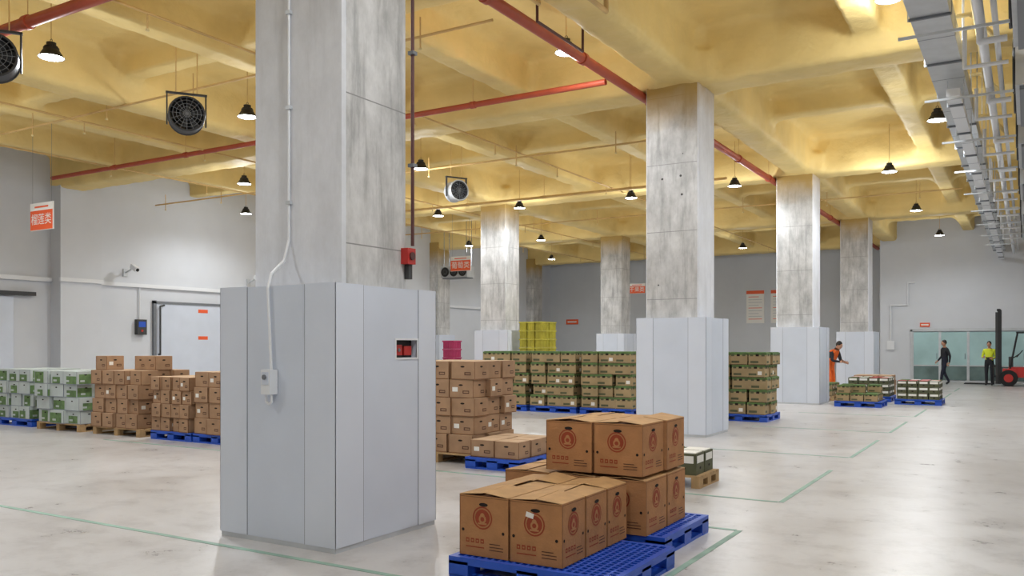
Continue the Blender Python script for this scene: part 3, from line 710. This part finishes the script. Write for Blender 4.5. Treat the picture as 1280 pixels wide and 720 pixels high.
# ------------------------------------------------------------ people
def person(name,loc,yaw,J,top,legs,scale=1.0,vest=None):
    E=bpy.data.objects.new(name,None); COL.objects.link(E); E.location=loc; E.rotation_euler=(0,0,yaw); E.scale=(scale,)*3
    names=list(J['j'].keys()); idx={n:i for i,n in enumerate(names)}
    edges=[('pel','spi'),('spi','che'),('che','nek'),('nek','hdb')]
    for s in 'LR': edges+=[('che','sh'+s),('sh'+s,'el'+s),('el'+s,'wr'+s),('wr'+s,'pm'+s),('pel','hi'+s),('hi'+s,'kn'+s),('kn'+s,'an'+s),('an'+s,'to'+s)]
    me=bpy.data.meshes.new('body'); me.from_pydata([J['j'][n] for n in names],[(idx[a],idx[c]) for a,c in edges],[])
    tmp=bpy.data.objects.new('tmp',me); COL.objects.link(tmp)
    sk=tmp.modifiers.new('s','SKIN'); su=tmp.modifiers.new('u','SUBSURF'); su.levels=2; su.render_levels=2
    rad={'pel':(.15,.115),'spi':(.135,.10),'che':(.16,.115),'nek':(.06,.06),'hdb':(.055,.06),'sh':(.068,.068),'el':(.048,.048),'wr':(.032,.03),'pm':(.036,.02),'hi':(.095,.10),'kn':(.065,.065),'an':(.045,.05),'to':(.045,.035)}
    sv=me.skin_vertices[0].data
    for n in names:
        r=rad[n] if n in rad else rad[n[:2]]; sv[idx[n]].radius=r; sv[idx[n]].use_root=(n=='pel')
    dg=bpy.context.evaluated_depsgraph_get(); bm=bpy.data.meshes.new_from_object(tmp.evaluated_get(dg)); bpy.data.objects.remove(tmp)
    mats=[m_skin,top,legs,m_shoe,vest or top]
    bm.materials.clear()
    for m in mats: bm.materials.append(m)
    cls={('pel','spi'):2,('spi','che'):4,('che','nek'):4,('nek','hdb'):0,('che','sh'):4,('sh','el'):1,('el','wr'):1,('wr','pm'):0,('pel','hi'):2,('hi','kn'):2,('kn','an'):2,('an','to'):3}
    segs=[(Vector(J['j'][a]),Vector(J['j'][c]),cls.get((a,c)) if (a,c) in cls else cls[(a[:2] if a not in('pel','che') else a,c[:2])]) for a,c in edges]
    for p in bm.polygons:
        c=Vector(p.center); best=9;k=0
        for a,d,m in segs:
            t=max(0,min(1,(c-a).dot(d-a)/(d-a).length_squared)); q=(c-(a+(d-a)*t)).length
            if q<best: best=q;k=m
        p.material_index=k; p.use_smooth=True
    bo=bpy.data.objects.new('body',bm); COL.objects.link(bo); bo.parent=E
    h=Vector(J['head']); tilt=J.get('tilt',0)
    b=MB(); b.M=Matrix.Translation(h)@Matrix.Rotation(tilt,4,'X')
    b.sph((0,0,0),.115,m_skin,(.66,.80,1.0),20,14); b.sph((0,.028,-.055),.07,m_skin,(.75,.8,.8),14,10)
    b.sph((0,.098,-.012),.014,m_skin,(.8,1.1,1.6)); 
    for s in (-1,1):
        b.sph((s*.029,.08,.008),.012,m_label,(1,.7,.7)); b.sph((s*.029,.088,.008),.006,m_black); b.sph((s*.076,0,-.005),.024,m_skin,(.35,.7,1.1)); b.box((s*.029-.016,.084,.024),(s*.029+.016,.09,.029),m_hair)
    b.box((-.022,.082,-.052),(.022,.089,-.045),m_print)
    b.sph((0,-.014,.028),.118,m_hair,(.70,.80,.90),20,12)
    b.build('head',parent=E)
    b=MB()
    for s in 'LR':
        w=Vector(J['j']['wr'+s]); p=Vector(J['j']['pm'+s]); d=(p-w).normalized()
        side=Vector((0,1,0)) if abs(d.y)<.75 else Vector((0,0,1)); side=(side-d*side.dot(d)).normalized(); inn=d.cross(side)*(-1 if s=='R' else 1)
        for k,(o,l) in enumerate(((-.027,.055),(-.009,.068),(.009,.073),(.027,.066))):
            a=p+side*o+d*.01; m1=a+d*l*.5; e=m1+(d*.75+inn*.5)*l*.5
            b.cyl(a,m1,.009,m_skin,r1=.008,seg=8); b.sph(m1,.008,m_skin,seg=8,rings=6); b.cyl(m1,e,.008,m_skin,r1=.006,seg=8); b.sph(e,.006,m_skin,seg=8,rings=6)
        a=w+d*.03+side*.025; m1=a+(side*.7+d*.6)*.04; e=m1+(d*.9+side*.2)*.03
        b.cyl(a,m1,.011,m_skin,r1=.009,seg=8); b.sph(m1,.009,m_skin,seg=8,rings=6); b.cyl(m1,e,.009,m_skin,r1=.007,seg=8); b.sph(e,.007,m_skin,seg=8,rings=6)
    b.build('fingers',parent=E)
    return E
stand={'pel':(0,0,.95),'spi':(0,0,1.12),'che':(0,0,1.32),'nek':(0,0,1.47),'hdb':(0,.015,1.55),
 'shL':(-.18,0,1.40),'elL':(-.23,-.03,1.12),'wrL':(-.22,.08,.90),'pmL':(-.22,.11,.83),'shR':(.18,0,1.40),'elR':(.23,-.03,1.12),'wrR':(.22,.08,.90),'pmR':(.22,.11,.83),
 'hiL':(-.09,0,.89),'knL':(-.1,.02,.49),'anL':(-.1,-.01,.09),'toL':(-.11,.15,.04),'hiR':(.09,0,.89),'knR':(.1,.02,.49),'anR':(.1,-.01,.09),'toR':(.11,.15,.04)}
walk=dict(stand); walk.update({'knL':(-.09,.14,.50),'anL':(-.09,.20,.09),'toL':(-.09,.35,.05),'knR':(.09,-.02,.49),'anR':(.09,-.22,.13),'toR':(.09,-.09,.04),'elL':(-.22,-.1,1.13),'wrL':(-.2,-.08,.88),'pmL':(-.2,-.05,.81),'elR':(.22,.0,1.12),'wrR':(.2,.17,.94),'pmR':(.19,.23,.89)})
bend={'pel':(0,-.06,.94),'spi':(0,.0,1.10),'che':(0,.09,1.28),'nek':(0,.17,1.40),'hdb':(0,.22,1.46),
 'shL':(-.18,.11,1.35),'elL':(-.24,.17,1.08),'wrL':(-.16,.38,1.02),'pmL':(-.13,.45,1.01),'shR':(.18,.11,1.35),'elR':(.24,.18,1.08),'wrR':(.15,.38,1.05),'pmR':(.12,.45,1.05),
 'hiL':(-.09,-.06,.88),'knL':(-.12,.0,.48),'anL':(-.12,-.06,.09),'toL':(-.13,.10,.04),'hiR':(.09,-.06,.88),'knR':(.12,.04,.48),'anR':(.12,.0,.09),'toR':(.13,.16,.04)}
carry=dict(stand); carry.update({'elL':(-.24,.0,1.13),'wrL':(-.16,.24,1.08),'pmL':(-.12,.31,1.08),'elR':(.24,.02,1.13),'wrR':(.17,.25,1.12),'pmR':(.13,.32,1.13)})
left_yaw=math.atan2(-.5165,-.856)-math.pi/2
person('walking_man',(-2.85,38.4,0),left_yaw,{'j':walk,'head':(0,.03,1.64)},m_cdark,m_cnavy,1.03)
person('worker_in_yellow_vest',(-1.3,38.9,0),left_yaw+.9,{'j':carry,'head':(0,.03,1.64)},m_cyel,m_cdark,1.0,m_cyel)
person('worker_in_orange_overalls',(-5.3,28.3,0),left_yaw+math.pi-.9,{'j':bend,'head':(0,.26,1.54),'tilt':-.35},m_cdark,m_corange,1.04,m_corange)

# ------------------------------------------------------------ world + camera
w=bpy.data.worlds.new('world'); scene.world=w; w.use_nodes=True
w.node_tree.nodes['Background'].inputs[0].default_value=(.6,.7,.8,1); w.node_tree.nodes['Background'].inputs[1].default_value=.3
cam=bpy.data.cameras.new('camera'); co=bpy.data.objects.new('camera',cam); COL.objects.link(co); scene.camera=co
cam.sensor_width=36; cam.lens=30.04; cam.shift_y=71/1280; cam.clip_end=200
co.location=(0,0,1.62); co.rotation_euler=(math.pi/2,0,math.radians(31.1))
